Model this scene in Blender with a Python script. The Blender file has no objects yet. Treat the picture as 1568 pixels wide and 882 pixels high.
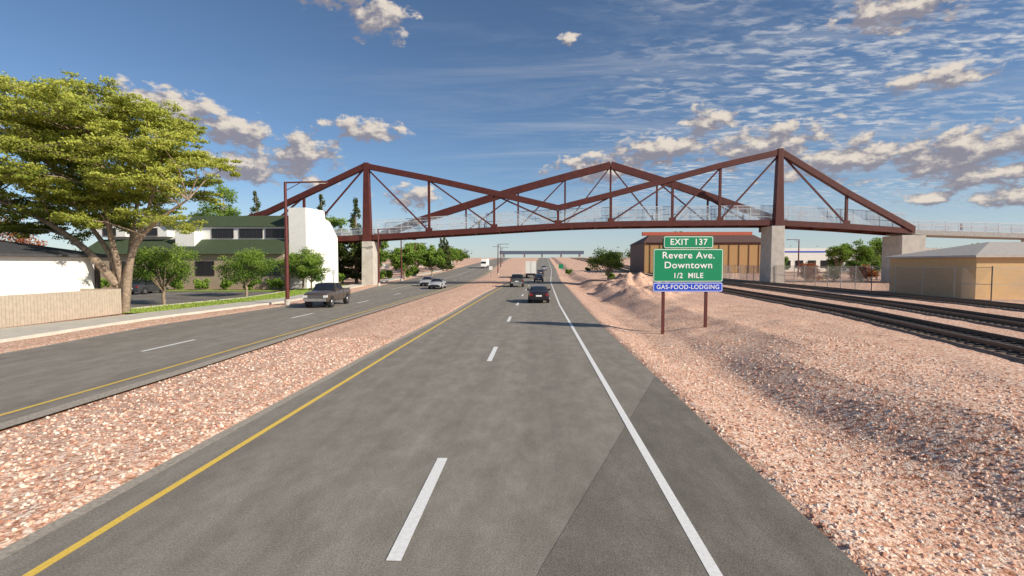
import bpy, math, random
import numpy as np
from mathutils import Vector, Matrix, noise as mnoise
random.seed(7); rng=np.random.default_rng(7)
scn=bpy.context.scene
scn.view_settings.view_transform='Standard'
scn.view_settings.look='None'
scn.view_settings.exposure=0
R=math.radians
SUN=Vector((10,-4.5,5.8)).normalized()

# ------------------------------------------------------------------ materials
def newmat(name):
    m=bpy.data.materials.new(name); m.use_nodes=True
    nt=m.node_tree; return m,nt,nt.nodes['Principled BSDF']
def N(nt,t,**kw):
    n=nt.nodes.new(t)
    for k,v in kw.items(): setattr(n,k,v)
    return n
def mixcol(nt,fac,a,b,mode='MIX'):
    n=N(nt,'ShaderNodeMix',data_type='RGBA',blend_type=mode)
    for s,v in ((n.inputs[0],fac),(n.inputs[6],a),(n.inputs[7],b)):
        if hasattr(v,'is_output'): nt.links.new(v,s)
        elif isinstance(v,(int,float)): s.default_value=v
        else: s.default_value=(*v,1)
    return n.outputs[2]
def ramp(nt,src,stops):
    n=N(nt,'ShaderNodeValToRGB'); nt.links.new(src,n.inputs[0])
    e=n.color_ramp.elements
    while len(e)<len(stops): e.new(0.5)
    for i,(p,c) in enumerate(stops):
        e[i].position=p; e[i].color=(*c,1) if not isinstance(c,(int,float)) else (c,c,c,1)
    return n.outputs[0]
def coords(nt,scale=(1,1,1),kind='Object'):
    tc=N(nt,'ShaderNodeTexCoord'); mp=N(nt,'ShaderNodeMapping')
    nt.links.new(tc.outputs[kind],mp.inputs[0]); mp.inputs['Scale'].default_value=scale
    return mp.outputs[0]
def noise(nt,vec,scale,detail=4,rough=.55):
    n=N(nt,'ShaderNodeTexNoise'); nt.links.new(vec,n.inputs['Vector'])
    n.inputs['Scale'].default_value=scale; n.inputs['Detail'].default_value=detail; n.inputs['Roughness'].default_value=rough
    return n.outputs[0]
def bump(nt,bs,h,strength,dist=.02):
    b=N(nt,'ShaderNodeBump'); nt.links.new(h,b.inputs['Height'])
    b.inputs['Strength'].default_value=strength; b.inputs['Distance'].default_value=dist
    nt.links.new(b.outputs[0],bs.inputs['Normal'])
def simple(name,col,rough=.6,metal=0,var=.15,scale=3,bmp=0,coat=0):
    m,nt,b=newmat(name)
    v=coords(nt); n=noise(nt,v,scale,4)
    c=ramp(nt,n,[(.3,tuple(x*(1-var) for x in col)),(.7,tuple(min(1,x*(1+var)) for x in col))])
    nt.links.new(c,b.inputs['Base Color'])
    b.inputs['Roughness'].default_value=rough; b.inputs['Metallic'].default_value=metal
    if coat: b.inputs['Coat Weight'].default_value=coat; b.inputs['Coat Roughness'].default_value=.05
    if bmp: bump(nt,b,noise(nt,v,scale*8,3),bmp)
    return m

def gravel_mat():
    m,nt,b=newmat('gravel')
    v=coords(nt)
    nz=N(nt,'ShaderNodeTexNoise'); nt.links.new(v,nz.inputs['Vector']); nz.inputs['Scale'].default_value=9; nz.inputs['Detail'].default_value=1
    ad=N(nt,'ShaderNodeVectorMath',operation='MULTIPLY_ADD'); nt.links.new(nz.outputs['Color'],ad.inputs[0]); ad.inputs[1].default_value=(.10,.10,.10); nt.links.new(v,ad.inputs[2])
    vo=N(nt,'ShaderNodeTexVoronoi'); nt.links.new(ad.outputs[0],vo.inputs['Vector']); vo.inputs['Scale'].default_value=11.5
    vo2=N(nt,'ShaderNodeTexVoronoi'); nt.links.new(ad.outputs[0],vo2.inputs['Vector']); vo2.inputs['Scale'].default_value=27
    sp=N(nt,'ShaderNodeSeparateColor'); nt.links.new(vo.outputs['Color'],sp.inputs[0])
    c1=ramp(nt,sp.outputs[0],[(0,(.50,.21,.125)),(.22,(.86,.47,.31)),(.6,(.98,.67,.49)),(1,(1.0,.90,.76))])
    sp2=N(nt,'ShaderNodeSeparateColor'); nt.links.new(vo2.outputs['Color'],sp2.inputs[0])
    c2=ramp(nt,sp2.outputs[1],[(0,(.56,.27,.17)),(.35,(.94,.58,.41)),(1,(1.0,.85,.69))])
    c=mixcol(nt,.42,c1,c2)
    dark=ramp(nt,vo.outputs['Distance'],[(.46,(1,1,1)),(.80,(.55,.42,.36))])  # shadows between the stones, painted into the base colour
    c=mixcol(nt,1,c,dark,'MULTIPLY')
    big=ramp(nt,noise(nt,v,.35,5,.6),[(.3,(.92,.89,.87)),(.7,(1.0,1.0,1.0))])
    c=mixcol(nt,1,c,big,'MULTIPLY')
    nt.links.new(c,b.inputs['Base Color']); b.inputs['Roughness'].default_value=.9
    b.inputs['Specular IOR Level'].default_value=.1
    m1=N(nt,'ShaderNodeMath',operation='ADD'); nt.links.new(vo.outputs['Distance'],m1.inputs[0]); nt.links.new(vo2.outputs['Distance'],m1.inputs[1])
    m2=N(nt,'ShaderNodeMath',operation='MULTIPLY'); nt.links.new(m1.outputs[0],m2.inputs[0]); m2.inputs[1].default_value=-1
    bump(nt,b,m2.outputs[0],.5,.028)
    return m
def asphalt_mat(name,k=1.0):
    m,nt,b=newmat(name)
    v=coords(nt); vs=coords(nt,(1,.45,1))
    a=noise(nt,vs,1.9,7,.74)
    c=ramp(nt,a,[(.3,(.255*k,.224*k,.186*k)),(.5,(.32*k,.284*k,.238*k)),(.72,(.405*k,.362*k,.305*k))])
    fine=ramp(nt,noise(nt,v,38,4,.75),[(.3,(.55,.55,.55)),(.7,(1.3,1.3,1.3))])
    c=mixcol(nt,1,c,fine,'MULTIPLY')
    wheel=ramp(nt,noise(nt,coords(nt,(1,.015,1)),1.0,3),[(.35,(.88,.88,.88)),(.65,(1.06,1.06,1.06))])
    c=mixcol(nt,1,c,wheel,'MULTIPLY')
    nt.links.new(c,b.inputs['Base Color']); b.inputs['Roughness'].default_value=.85
    b.inputs['Specular IOR Level'].default_value=.15
    bump(nt,b,noise(nt,v,55,3,.7),.6,.012)
    return m
def leaf_mat(name,dark,light,tr=.35):
    m,nt,b=newmat(name)
    at=N(nt,'ShaderNodeAttribute'); at.attribute_name='tint'
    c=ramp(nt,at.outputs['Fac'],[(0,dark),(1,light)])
    nt.links.new(c,b.inputs['Base Color']); b.inputs['Roughness'].default_value=.6
    b.inputs['Specular IOR Level'].default_value=.2
    t=N(nt,'ShaderNodeBsdfTranslucent'); nt.links.new(c,t.inputs[0])
    mx=N(nt,'ShaderNodeMixShader'); mx.inputs[0].default_value=tr
    nt.links.new(b.outputs[0],mx.inputs[1]); nt.links.new(t.outputs[0],mx.inputs[2])
    nt.links.new(mx.outputs[0],nt.nodes['Material Output'].inputs[0])
    return m
def brick_mat(name,c1,c2,mo,scale=5):
    m,nt,b=newmat(name)
    tc=N(nt,'ShaderNodeTexCoord'); s=N(nt,'ShaderNodeSeparateXYZ'); nt.links.new(tc.outputs['Object'],s.inputs[0])
    ad=N(nt,'ShaderNodeMath',operation='ADD'); nt.links.new(s.outputs[0],ad.inputs[0]); nt.links.new(s.outputs[1],ad.inputs[1])
    cb=N(nt,'ShaderNodeCombineXYZ'); nt.links.new(ad.outputs[0],cb.inputs[0]); nt.links.new(s.outputs[2],cb.inputs[1])
    br=N(nt,'ShaderNodeTexBrick'); nt.links.new(cb.outputs[0],br.inputs['Vector']); br.inputs['Scale'].default_value=scale
    br.inputs['Color1'].default_value=(*c1,1); br.inputs['Color2'].default_value=(*c2,1); br.inputs['Mortar'].default_value=(*mo,1)
    br.inputs['Mortar Size'].default_value=.03
    nt.links.new(br.outputs[0],b.inputs['Base Color']); b.inputs['Roughness'].default_value=.85
    return m
def shingle_mat(name,col):
    m,nt,b=newmat(name)
    v=coords(nt,(1,1,3)); n=noise(nt,v,6,4)
    c=ramp(nt,n,[(.3,tuple(x*.6 for x in col)),(.7,tuple(x*1.4 for x in col))])
    nt.links.new(c,b.inputs['Base Color']); b.inputs['Roughness'].default_value=.85
    return m

M_gravel=gravel_mat(); M_asph=asphalt_mat('asphalt'); M_asph_shadow=asphalt_mat('asphalt_shadow_tone',.74); M_lot=asphalt_mat('parking_asphalt',.8)
M_edge=simple('asphalt_shoulder_edge',(.42,.36,.29),.9,var=.3,scale=14,bmp=.4)
M_white=simple('white_road_paint',(.90,.88,.83),.6,var=.10,scale=20)
M_yellow=simple('yellow_road_paint',(.90,.60,.10),.6,var=.10,scale=20)
M_steel=simple('red_brown_weathering_steel',(.098,.019,.013),.6,var=.22,scale=1.2)
M_deck=simple('bridge_deck_concrete',(.42,.40,.37),.8)
M_rail=simple('galvanised_railing',(.62,.65,.68),.5,metal=0,var=.05)
M_conc=simple('pier_concrete',(.55,.51,.45),.85,var=.14,scale=1.0,bmp=.15)
M_walk=simple('sidewalk_concrete',(.62,.57,.49),.85,var=.1,scale=1.5)
M_pole=simple('brown_pole_paint',(.13,.03,.025),.45)
M_bark=simple('bark',(.32,.24,.17),.9,var=.4,scale=6,bmp=.6)
M_whitewall=simple('white_stucco',(.90,.88,.82),.85,var=.04,scale=2)
M_green_roof=shingle_mat('green_shingles',(.060,.085,.040))
M_brick=brick_mat('tan_brick',(.42,.31,.21),(.34,.25,.17),(.5,.42,.34),3)
M_brick2=brick_mat('gold_brick',(.78,.52,.25),(.72,.47,.22),(.56,.38,.21),2.2)
M_glass=simple('window_glass',(.02,.022,.026),.25,var=.1)
M_frame=simple('dark_frame',(.05,.035,.03),.5)
M_darkroof=simple('dark_roofing',(.07,.07,.075),.8,var=.2)
M_greyroof=simple('grey_metal_roof',(.52,.46,.40),.6,var=.12)
M_fence=simple('tan_board_fence',(.48,.40,.31),.8,var=.12,scale=5)
M_red_roof=simple('red_metal_roof',(.58,.13,.07),.5)
M_brownwall=simple('brown_metal_siding',(.46,.27,.11),.7,var=.1)
M_brown_trim_shade=simple('dark_brown_trim_and_shade',(.15,.075,.055),.7)
M_sleeper=simple('creosote_sleeper',(.035,.028,.022),.9,var=.4)
M_railsteel=simple('rail_steel',(.16,.12,.10),.4,metal=.6)
M_ballast=simple('dark_ballast',(.26,.18,.13),.95,var=.5,scale=10,bmp=.8)
M_sgreen=simple('sign_green',(.0,.27,.11),.45,var=.03)
M_sblue=simple('sign_blue',(.01,.07,.62),.45,var=.03)
M_swhite=simple('sign_white',(.93,.93,.9),.5,var=.01)
M_tyre=simple('tyre_rubber',(.02,.02,.02),.8)
M_rim=simple('alloy_rim',(.5,.5,.52),.3,metal=.8)
M_chrome=simple('chrome_trim',(.6,.6,.62),.2,metal=.9)
M_black=simple('black_plastic',(.02,.02,.022),.5)
M_tail=simple('tail_lamp_red',(.45,.01,.01),.2)
M_lamp=simple('head_lamp',(.8,.8,.8),.1)
M_chain=simple('chain_link_wire',(.50,.46,.40),.5,metal=.2)

def grass_mat():
    m,nt,b=newmat('grass'); v=coords(nt)
    c=ramp(nt,noise(nt,v,5,6,.7),[(.3,(.18,.25,.03)),(.6,(.36,.47,.08)),(.8,(.50,.50,.13))])
    nt.links.new(c,b.inputs['Base Color']); b.inputs['Roughness'].default_value=.9
    bump(nt,b,noise(nt,v,40,3),.8,.04); return m
M_grass=grass_mat()
L_big=leaf_mat('elm_leaves',(.11,.165,.018),(.60,.62,.12),.38)
L_mid=leaf_mat('street_tree_leaves',(.045,.11,.012),(.31,.44,.07),.35)
L_dark=leaf_mat('conifer_needles',(.03,.055,.015),(.17,.20,.05),.2)
L_red=leaf_mat('rust_leaves',(.16,.04,.014),(.55,.18,.06),.3)

# ------------------------------------------------------------------ mesh helper
def empty(name,loc=(0,0,0),rotz=0):
    e=bpy.data.objects.new(name,None); e.empty_display_size=.3
    scn.collection.objects.link(e); e.location=loc; e.rotation_euler[2]=rotz; return e
class MB:
    def __init__(s): s.v=[];s.f=[];s.m=[];s.mats=[]
    def mi(s,mat):
        if mat not in s.mats: s.mats.append(mat)
        return s.mats.index(mat)
    def poly(s,pts,mat):
        b=len(s.v); s.v+= [tuple(p) for p in pts]; s.f.append(tuple(range(b,b+len(pts)))); s.m.append(s.mi(mat))
    def box(s,x0,x1,y0,y1,z0,z1,mat):
        b=len(s.v)
        s.v+=[(x0,y0,z0),(x1,y0,z0),(x1,y1,z0),(x0,y1,z0),(x0,y0,z1),(x1,y0,z1),(x1,y1,z1),(x0,y1,z1)]
        for f in ((0,3,2,1),(4,5,6,7),(0,1,5,4),(1,2,6,5),(2,3,7,6),(3,0,4,7)):
            s.f.append(tuple(b+i for i in f)); s.m.append(s.mi(mat))
    def hexa(s,bot,top,mat):
        b=len(s.v); s.v+=[tuple(p) for p in bot]+[tuple(p) for p in top]
        n=len(bot); s.f.append(tuple(b+i for i in reversed(range(n)))); s.m.append(s.mi(mat))
        s.f.append(tuple(b+n+i for i in range(n))); s.m.append(s.mi(mat))
        for i in range(n):
            j=(i+1)%n; s.f.append((b+i,b+j,b+n+j,b+n+i)); s.m.append(s.mi(mat))
    def beam(s,p,q,w,h,mat,w2=None,h2=None):
        p=Vector(p);q=Vector(q);d=(q-p).normalized()
        up=Vector((0,0,1)) if abs(d.z)<.98 else Vector((1,0,0))
        sd=d.cross(up).normalized(); u=sd.cross(d).normalized()
        w2=w if w2 is None else w2; h2=h if h2 is None else h2
        A=[p+sd*a*w/2+u*c*h/2 for a,c in ((-1,-1),(1,-1),(1,1),(-1,1))]
        B=[q+sd*a*w2/2+u*c*h2/2 for a,c in ((-1,-1),(1,-1),(1,1),(-1,1))]
        s.hexa(A,B,mat)
    def tube(s,pts,rad,n,mat,cap=True):
        pts=[Vector(p) for p in pts]; b=len(s.v)
        for i,p in enumerate(pts):
            d=(pts[min(i+1,len(pts)-1)]-pts[max(i-1,0)]).normalized()
            ref=Vector((1,0,0)) if abs(d.x)<.9 else Vector((0,1,0))
            a=d.cross(ref).normalized(); c=d.cross(a)
            for k in range(n):
                t=2*math.pi*k/n; s.v.append(tuple(p+(a*math.cos(t)+c*math.sin(t))*rad[i]))
        for i in range(len(pts)-1):
            for k in range(n):
                k2=(k+1)%n
                s.f.append((b+i*n+k,b+i*n+k2,b+(i+1)*n+k2,b+(i+1)*n+k)); s.m.append(s.mi(mat))
        if cap:
            s.f.append(tuple(b+k for k in range(n))); s.m.append(s.mi(mat))
            s.f.append(tuple(b+(len(pts)-1)*n+k for k in range(n))); s.m.append(s.mi(mat))
    def build(s,name,parent=None,smooth=None,bevel=0,loc=None):
        me=bpy.data.meshes.new(name); me.from_pydata(s.v,[],s.f)
        for m in s.mats: me.materials.append(m)
        me.polygons.foreach_set('material_index',s.m)
        if smooth is not None:
            me.polygons.foreach_set('use_smooth',[True]*len(s.f)); me.set_sharp_from_angle(angle=R(smooth))
        me.update()
        o=bpy.data.objects.new(name,me); scn.collection.objects.link(o)
        if parent: o.parent=parent
        if loc: o.location=loc
        if bevel:
            md=o.modifiers.new('bevel','BEVEL'); md.width=bevel; md.segments=2; md.limit_method='ANGLE'
        return o

# ------------------------------------------------------------------ alignment
def interp(tab):
    xs=[a for a,_ in tab]; ys=[b for _,b in tab]
    return lambda y: float(np.interp(y,xs,ys))
def base(y):
    if y<100: return 0.
    if y<200: return .026*(y-100)**2/200
    if y<480: return 1.3+.026*(y-200)
    if y<620: return 8.58+.026*(y-480)-.026*(y-480)**2/280
    return 8.58+.026*70
R1L=interp([(-60,-6.6),(20,-6.5),(35,-6.1),(60,-6.1),(98,-5.4),(200,-2),(500,3)])
R1Y=interp([(-60,-5.8),(20,-5.65),(60,-5.3),(98,-4.6),(200,-1.2),(500,3.8)])
R1D=interp([(-60,-1.7),(35,-1.65),(60,-1.4),(98,-.8),(200,2.6),(500,7.8)])
R1W=interp([(-60,2),(44,2.05),(60,2.3),(98,2.9),(200,6.2),(500,11.5)])
R1R=interp([(-60,3.7),(25,3.75),(42,3.95),(76,4.7),(98,4.9),(200,8),(500,13)])
R2R=interp([(-60,-11.2),(16,-11.3),(25,-11.6),(83,-12.0),(130,-13.5),(260,-19),(500,-25)])
R2Y=interp([(-60,-12.2),(16,-12.35),(83,-12.8),(130,-14.3),(260,-19.8),(500,-25.8)])
R2D=interp([(-60,-15.7),(34,-15.7),(83,-16.4),(130,-18),(260,-23.4),(500,-29.4)])
R2E=interp([(-60,-19.3),(34,-19.4),(83,-20.1),(130,-21.8),(260,-27),(500,-33)])
R2L=interp([(-60,-20.7),(20,-20.9),(28,-21.7),(34,-21.3),(44,-20.7),(60,-22),(76,-24.5),(100,-27),(130,-30),(260,-34),(500,-37)])
SWn=interp([(-60,-23.6),(20,-23.8),(31,-24.4),(46,-22.8),(60,-24.2),(76,-27),(100,-29.5),(130,-32.5),(200,-35)])
SWf=interp([(-60,-28),(26,-27.9),(34,-27.1),(50,-25.2),(60,-26.5),(76,-29.3),(100,-31.8),(130,-34.8),(200,-37.3)])
T1=interp([(-60,10),(5,14),(17,16.8),(32,19.6),(59,21.6),(90,24.4),(130,28),(200,31.5),(500,33)])
T2=interp([(-60,16),(5,19),(24,23.6),(37,26),(60,28.2),(90,30),(130,32.8),(200,35.8),(500,38)])
T3=interp([(-60,24),(10,29),(25,31.4),(40,33.4),(60,34.3),(90,35.2),(130,37.5),(200,40),(500,43)])
profA=interp([(0,0),(.4,-.03),(1.5,-.24),(2.9,-.24),(3.6,-.1),(5,.22),(6.2,.5),(8,.45),(100,.45)])
profB=interp([(0,0),(.4,-.03),(1.4,-.16),(2.7,-.24),(3.3,-.19),(4.4,.24),(5.2,.47),(6.8,.50),(8.5,.45),(100,.45)])
def sm(a,b,x):
    t=max(0,min(1,(x-a)/(b-a))); return t*t*(3-2*t)
def terr(x,y):
    b=base(y)
    nz=mnoise.noise(Vector((x*.9,y*.9,0)))*.035+mnoise.noise(Vector((x*3,y*3,5)))*.02
    r1r=R1R(y); r1l=R1L(y); r2r=R2R(y); r2l=R2L(y)
    if x>r1r:
        d=x-r1r
        wob=mnoise.noise(Vector((x*.05,y*.13,3)))*1.6*sm(0.5,3,d)
        k=sm(16,21,y)*(1-sm(33,40,y))
        dd=max(0,d+wob*(1-.6*k))
        z=profA(dd)*k+profB(dd)*(1-k)
        z+=sm(1,4,d)*(mnoise.noise(Vector((x*.22,y*.16,1)))*.17+mnoise.noise(Vector((x*.6,y*.5,9)))*.09)*(1-sm(8,13,d))
        z+=mnoise.noise(Vector((x*.1,y*.08,21)))*.15*sm(5,9,d)*(1-sm(10,14,d))
        for mx,my,mr,mh in ((12,63,5.5,1.1),(15,76,5.5,1.2),(10.5,50,3.6,.8),(18,92,6,1.3),(13.5,55,3,.6),(9.6,72,3,.6)):
            q=((x-mx)/mr)**2+((y-my)/(mr*1.2))**2
            if q<1: z+=mh*(1-q)**1.5*(1+.9*mnoise.noise(Vector((x*.7,y*.7,2)))+.4*mnoise.noise(Vector((x*1.7,y*1.7,2))))
        t=min(abs(x-T1(y)),abs(x-T2(y)),abs(x-T3(y)))
        if t<3: z=z+(.42-z)*(1-sm(1.5,3,t))
        if x>45: z=.45
        return b+z+nz*sm(0,.5,d)
    if x>=r1l: return b-.09
    if x>r2r:
        e=min(r1l-x,x-r2r); return b-.09+.1*sm(0,.25,e)+nz*sm(0,.6,e)+.07*sm(.5,2.5,e)
    if x>=r2l: return b-.09
    d=r2l-x
    if x>SWn(y): 
        e=min(d,x-SWn(y)); return b-.09+.1*sm(0,.25,e)+nz*sm(0,.5,e)
    return b-.06
def axis(segs):
    out=[]
    for a,b_,st in segs: out+=list(np.arange(a,b_,st))
    return out
xs=axis([(-4000,-400,600),(-400,-80,40),(-80,-29,3),(-29,-20,.3),(-20,-12,.8),(-12,-5,.22),(-5,3,1.0),(3,16,.18),(16,45,.6),(45,100,8),(100,500,50),(500,4001,500)])
ys=axis([(-200,-12,20),(-12,2,.8),(2,40,.2),(40,90,.5),(90,200,2.5),(200,700,12),(700,1500,100),(1500,8001,800)])
V=[(x,y,terr(x,y)) for y in ys for x in xs]
nx=len(xs); F=[(j*nx+i,j*nx+i+1,(j+1)*nx+i+1,(j+1)*nx+i) for j in range(len(ys)-1) for i in range(nx-1)]
me=bpy.data.meshes.new('gravel_ground'); me.from_pydata(V,[],F); me.materials.append(M_gravel)
me.polygons.foreach_set('use_smooth',[True]*len(F)); me.update()
ground=bpy.data.objects.new('gravel_ground',me); scn.collection.objects.link(ground)
# loose stones lying on the gravel close to the road, as one mesh
rs=random.Random(99)
ICO=[(0,0,1),(.9,0,.3),(.28,.85,.3),(-.72,.53,.25),(-.72,-.53,.3),(.28,-.85,.35),(.72,.53,-.4),(-.28,.85,-.4),(-.9,0,-.4),(-.28,-.85,-.4),(.72,-.53,-.4)]
ICF=[(0,1,2),(0,2,3),(0,3,4),(0,4,5),(0,5,1),(1,6,2),(2,7,3),(3,8,4),(4,9,5),(5,10,1),(6,7,2),(7,8,3),(8,9,4),(9,10,5),(10,6,1)]
sv=[];sf=[];tv=[]
for i in range(17000):
    y=3.2+rs.random()**1.8*20
    if rs.random()<.6: x=R1R(y)+.05+rs.random()*9
    else: x=R2R(y)+rs.random()*(R1L(y)-R2R(y))
    s=rs.uniform(.014,.045); a=rs.uniform(0,6.28); ca,sa=math.cos(a),math.sin(a); fx,fy,fz=rs.uniform(.8,1.5),rs.uniform(.6,1.),rs.uniform(.45,.9)
    z=terr(x,y)+s*fz*.2; b0=len(sv)
    for (px_,py_,pz_) in ICO:
        px_*=fx*s*rs.uniform(.8,1.2);py_*=fy*s*rs.uniform(.8,1.2)
        sv.append((x+px_*ca-py_*sa,y+px_*sa+py_*ca,z+pz_*s*fz))
    sf+=[tuple(b0+k for k in f) for f in ICF]; tv+=[rs.random()]*len(ICF)
me=bpy.data.meshes.new('loose_stones'); me.from_pydata(sv,[],sf)
at=me.attributes.new('tint','FLOAT','FACE'); at.data.foreach_set('value',tv)
m,nt_,b_=newmat('stone_chips'); a_=N(nt_,'ShaderNodeAttribute'); a_.attribute_name='tint'
nt_.links.new(ramp(nt_,a_.outputs['Fac'],[(0,(.48,.22,.14)),(.4,(.88,.54,.38)),(1,(.98,.84,.70))]),b_.inputs['Base Color']); b_.inputs['Roughness'].default_value=.9
me.materials.append(m); me.update(); o=bpy.data.objects.new('loose_stones',me); scn.collection.objects.link(o); o.parent=ground

def strip(mb,fl,fr,y0,y1,dz,mat,step=None):
    ysx=[y0]
    while ysx[-1]<y1:
        y=ysx[-1]; st=step or (2 if y<100 else 6); ysx.append(min(y1,y+st))
    for a,b in zip(ysx[:-1],ysx[1:]):
        mb.poly([(fl(a),a,base(a)+dz),(fr(a),a,base(a)+dz),(fr(b),b,base(b)+dz),(fl(b),b,base(b)+dz)],mat)
def off(f,o): return lambda y:f(y)+o
mb=MB(); strip(mb,R1L,R1R,-60,640,0,M_asph); road=mb.build('highway_road')
mb=MB(); strip(mb,off(R1L,-.02),off(R1L,.22),-60,500,.004,M_edge); mb.build('road_edge_left',road)
mb=MB(); strip(mb,R2L,R2R,-60,640,0,M_asph); road2=mb.build('highway_road')
mb=MB(); strip(mb,off(R2R,-.45),R2R,-60,500,.004,M_edge); strip(mb,R2L,off(R2L,.2),-60,500,.004,M_edge); mb.build('road_edge',road2)
mb=MB()
strip(mb,off(R1Y,-.065),off(R1Y,.065),-60,560,.009,M_yellow)
strip(mb,off(R1W,-.075),off(R1W,.075),-60,560,.009,M_white)
y=5.8
while y<420:
    strip(mb,off(R1D,-.09),off(R1D,.09),y,y+3.2,.009,M_white,3.2); y+=12.4
mb.build('lane_markings',road)
mb=MB()
strip(mb,off(R2Y,-.06),off(R2Y,.06),-60,560,.009,M_yellow)
strip(mb,off(R2E,-.06),off(R2E,.06),70,560,.009,M_white)
y=19.4-12.4
while y<420:
    strip(mb,off(R2D,-.09),off(R2D,.09),y,y+3.2,.009,M_white,3.2); y+=12.6
mb.build('lane_markings_b',road2)
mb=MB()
mb.poly([(.07,5.74,.0045),(-.65,3.4,.0045),(3.72,3.4,.0045),(3.74,16,.0045)],M_asph_shadow)  # soft shadow over lane and shoulder, painted as a darker asphalt sheet
mb.build('painted_road_shadow',road)

mb=MB(); yy=-60
while yy<200:
    a,b=yy,yy+2
    top=.12; za,zb=base(a),base(b)
    mb.hexa([(SWf(a),a,za-.1),(SWn(a),a,za-.1),(SWn(b),b,zb-.1),(SWf(b),b,zb-.1)],[(SWf(a),a,za+top),(SWn(a),a,za+top),(SWn(b),b-.012,zb+top),(SWf(b),b-.012,zb+top)],M_walk)
    yy+=2
mb.build('sidewalk')
GR=lambda y:SWf(y)-(4.0 if y<70 else 3)
mb=MB(); strip(mb,GR,off(SWf,-.01),34.5,80,.06,M_grass)
strip(mb,lambda y:-60,lambda y:-33,62,67,.06,M_grass)
grass=mb.build('grass_verge')
mb=MB()
for i in range(11000):
    y=random.uniform(34.5,80); x=random.uniform(GR(y),SWf(y)); z=.06
    a=random.uniform(0,6.28); h=random.uniform(.05,.18); w=.03
    dx,dy=math.cos(a)*w,math.sin(a)*w; lx,ly=random.uniform(-.06,.06),random.uniform(-.06,.06)
    mb.poly([(x-dx,y-dy,z),(x+dx,y+dy,z),(x+lx,y+ly,z+h)],M_grass)
mb.build('grass_blades',grass)
mb=MB(); strip(mb,lambda y:-75,off(GR,-.02),36,62,.03,M_lot)
lot=mb.build('parking_lot')
mb=MB()
for i in range(9):
    x=-36-2.8*i; mb.box(x-.05,x+.05,55,60,.034,.036,M_white)
mb.build('stall_lines',lot)
mb=MB(); yy=36
while yy<62:
    mb.hexa([(GR(yy)-.17,yy,0),(GR(yy)-.0,yy,0),(GR(yy+2),yy+2,0),(GR(yy+2)-.17,yy+2,0)],[(GR(yy)-.17,yy,.15),(GR(yy),yy,.15),(GR(yy+2),yy+2,.15),(GR(yy+2)-.17,yy+2,.15)],M_walk); yy+=2
mb.build('kerb',lot)

# ------------------------------------------------------------------ railway
def railway(T,name):
    e=empty(name)
    mb=MB(); y=4.0
    while y<330:
        x=T(y); dx=(T(y+.5)-T(y-.5)); ang=-math.atan(dx); z=base(y)+.50
        c,s_=math.cos(ang),math.sin(ang); L,W=1.3+random.uniform(-.05,.05),.13
        def P(a,b,zz): return (x+a*c-b*s_,y+a*s_+b*c,zz)
        mb.hexa([P(-L,-W,z-.15),P(L,-W,z-.15),P(L,W,z-.15),P(-L,W,z-.15)],[P(-L,-W,z+.05),P(L,-W,z+.05),P(L,W,z+.05),P(-L,W,z+.05)],M_sleeper)
        y+=.55 if y<120 else 1.1
    mb.build('sleepers',e)
    mb=MB()
    y=2.0
    while y<480:
        b=y+(2 if y<120 else 8)
        for sgn in (-.75,.75):
            mb.beam((T(y)+sgn,y,base(y)+.63),(T(b)+sgn,b,base(b)+.63),.08,.17,M_railsteel)
        y=b
    mb.build('rails',e)
    mb=MB(); y=2.
    while y<480:
        b=y+(2 if y<120 else 8)
        za,zb=base(y)+.52,base(b)+.52
        mb.poly([(T(y)-1.45,y,za),(T(y)+1.45,y,za),(T(b)+1.45,b,zb),(T(b)-1.45,b,zb)],M_ballast)
        for sg in (-1,1):
            q=[(T(y)+sg*1.45,y,za),(T(y)+sg*1.9,y,za-.3),(T(b)+sg*1.9,b,zb-.3),(T(b)+sg*1.45,b,zb)]
            mb.poly(q,M_ballast)
        y=b
    mb.build('ballast',e)
railway(T1,'railway_track'); railway(T2,'railway_track'); railway(T3,'railway_track')

# ------------------------------------------------------------------ bridge
br=empty('pedestrian_bridge')
YN,YF=83.0,88.4
zb=interp([(-70,5.2),(-50,6.3),(-38,6.95),(-26.2,7.45),(-17.3,8.0),(-6.7,8.6),(3.9,9.2),(12,9.45),(21.8,9.55),(37.5,9.58),(48.8,8.95),(58.5,8.2),(75.4,7.6),(130,6.4)])
near=[(-58.5,7.6),(-44.1,12.0),(-27.7,19.4),(-17.3,17.3),(-6.7,14.9),(3.6,12.45),(12,14.5),(21.7,17.0),(29.1,18.95),(38.3,21.0),(48.6,14.6),(58.8,8.9)]
far=[(-27,8.3),(-20.4,10.9),(-5.1,15.6),(3.6,17.9),(12.7,20.2),(22,17.3),(26.4,15.8),(42,10.3)]
mb=MB()
for (x0,z0),(x1,z1) in zip(near[:-1],near[1:]):
    mb.beam((x0,YN,z0),(x1,YN,z1),.8,.9,M_steel)
for (x0,z0),(x1,z1) in zip(far[:-1],far[1:]):
    mb.beam((x0,YF,z0),(x1,YF,z1),.75,1.2,M_steel)
mb.build('top_chords',br,bevel=.03)
mb=MB(); xr=list(np.arange(-58,59,4.0))+[59.]
for a,b in zip(xr[:-1],xr[1:]):
    for Y in (YN,YF): mb.beam((a,Y,zb(a)+.42),(b,Y,zb(b)+.42),.5,.85,M_steel)
for a in xr: mb.beam((a,YN+.25,zb(a)+.3),(a,YF-.25,zb(a)+.3),.25,.45,M_steel)
mb.build('edge_girders',br)
mb=MB(); xr2=list(np.arange(-58,130,4.0))
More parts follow.
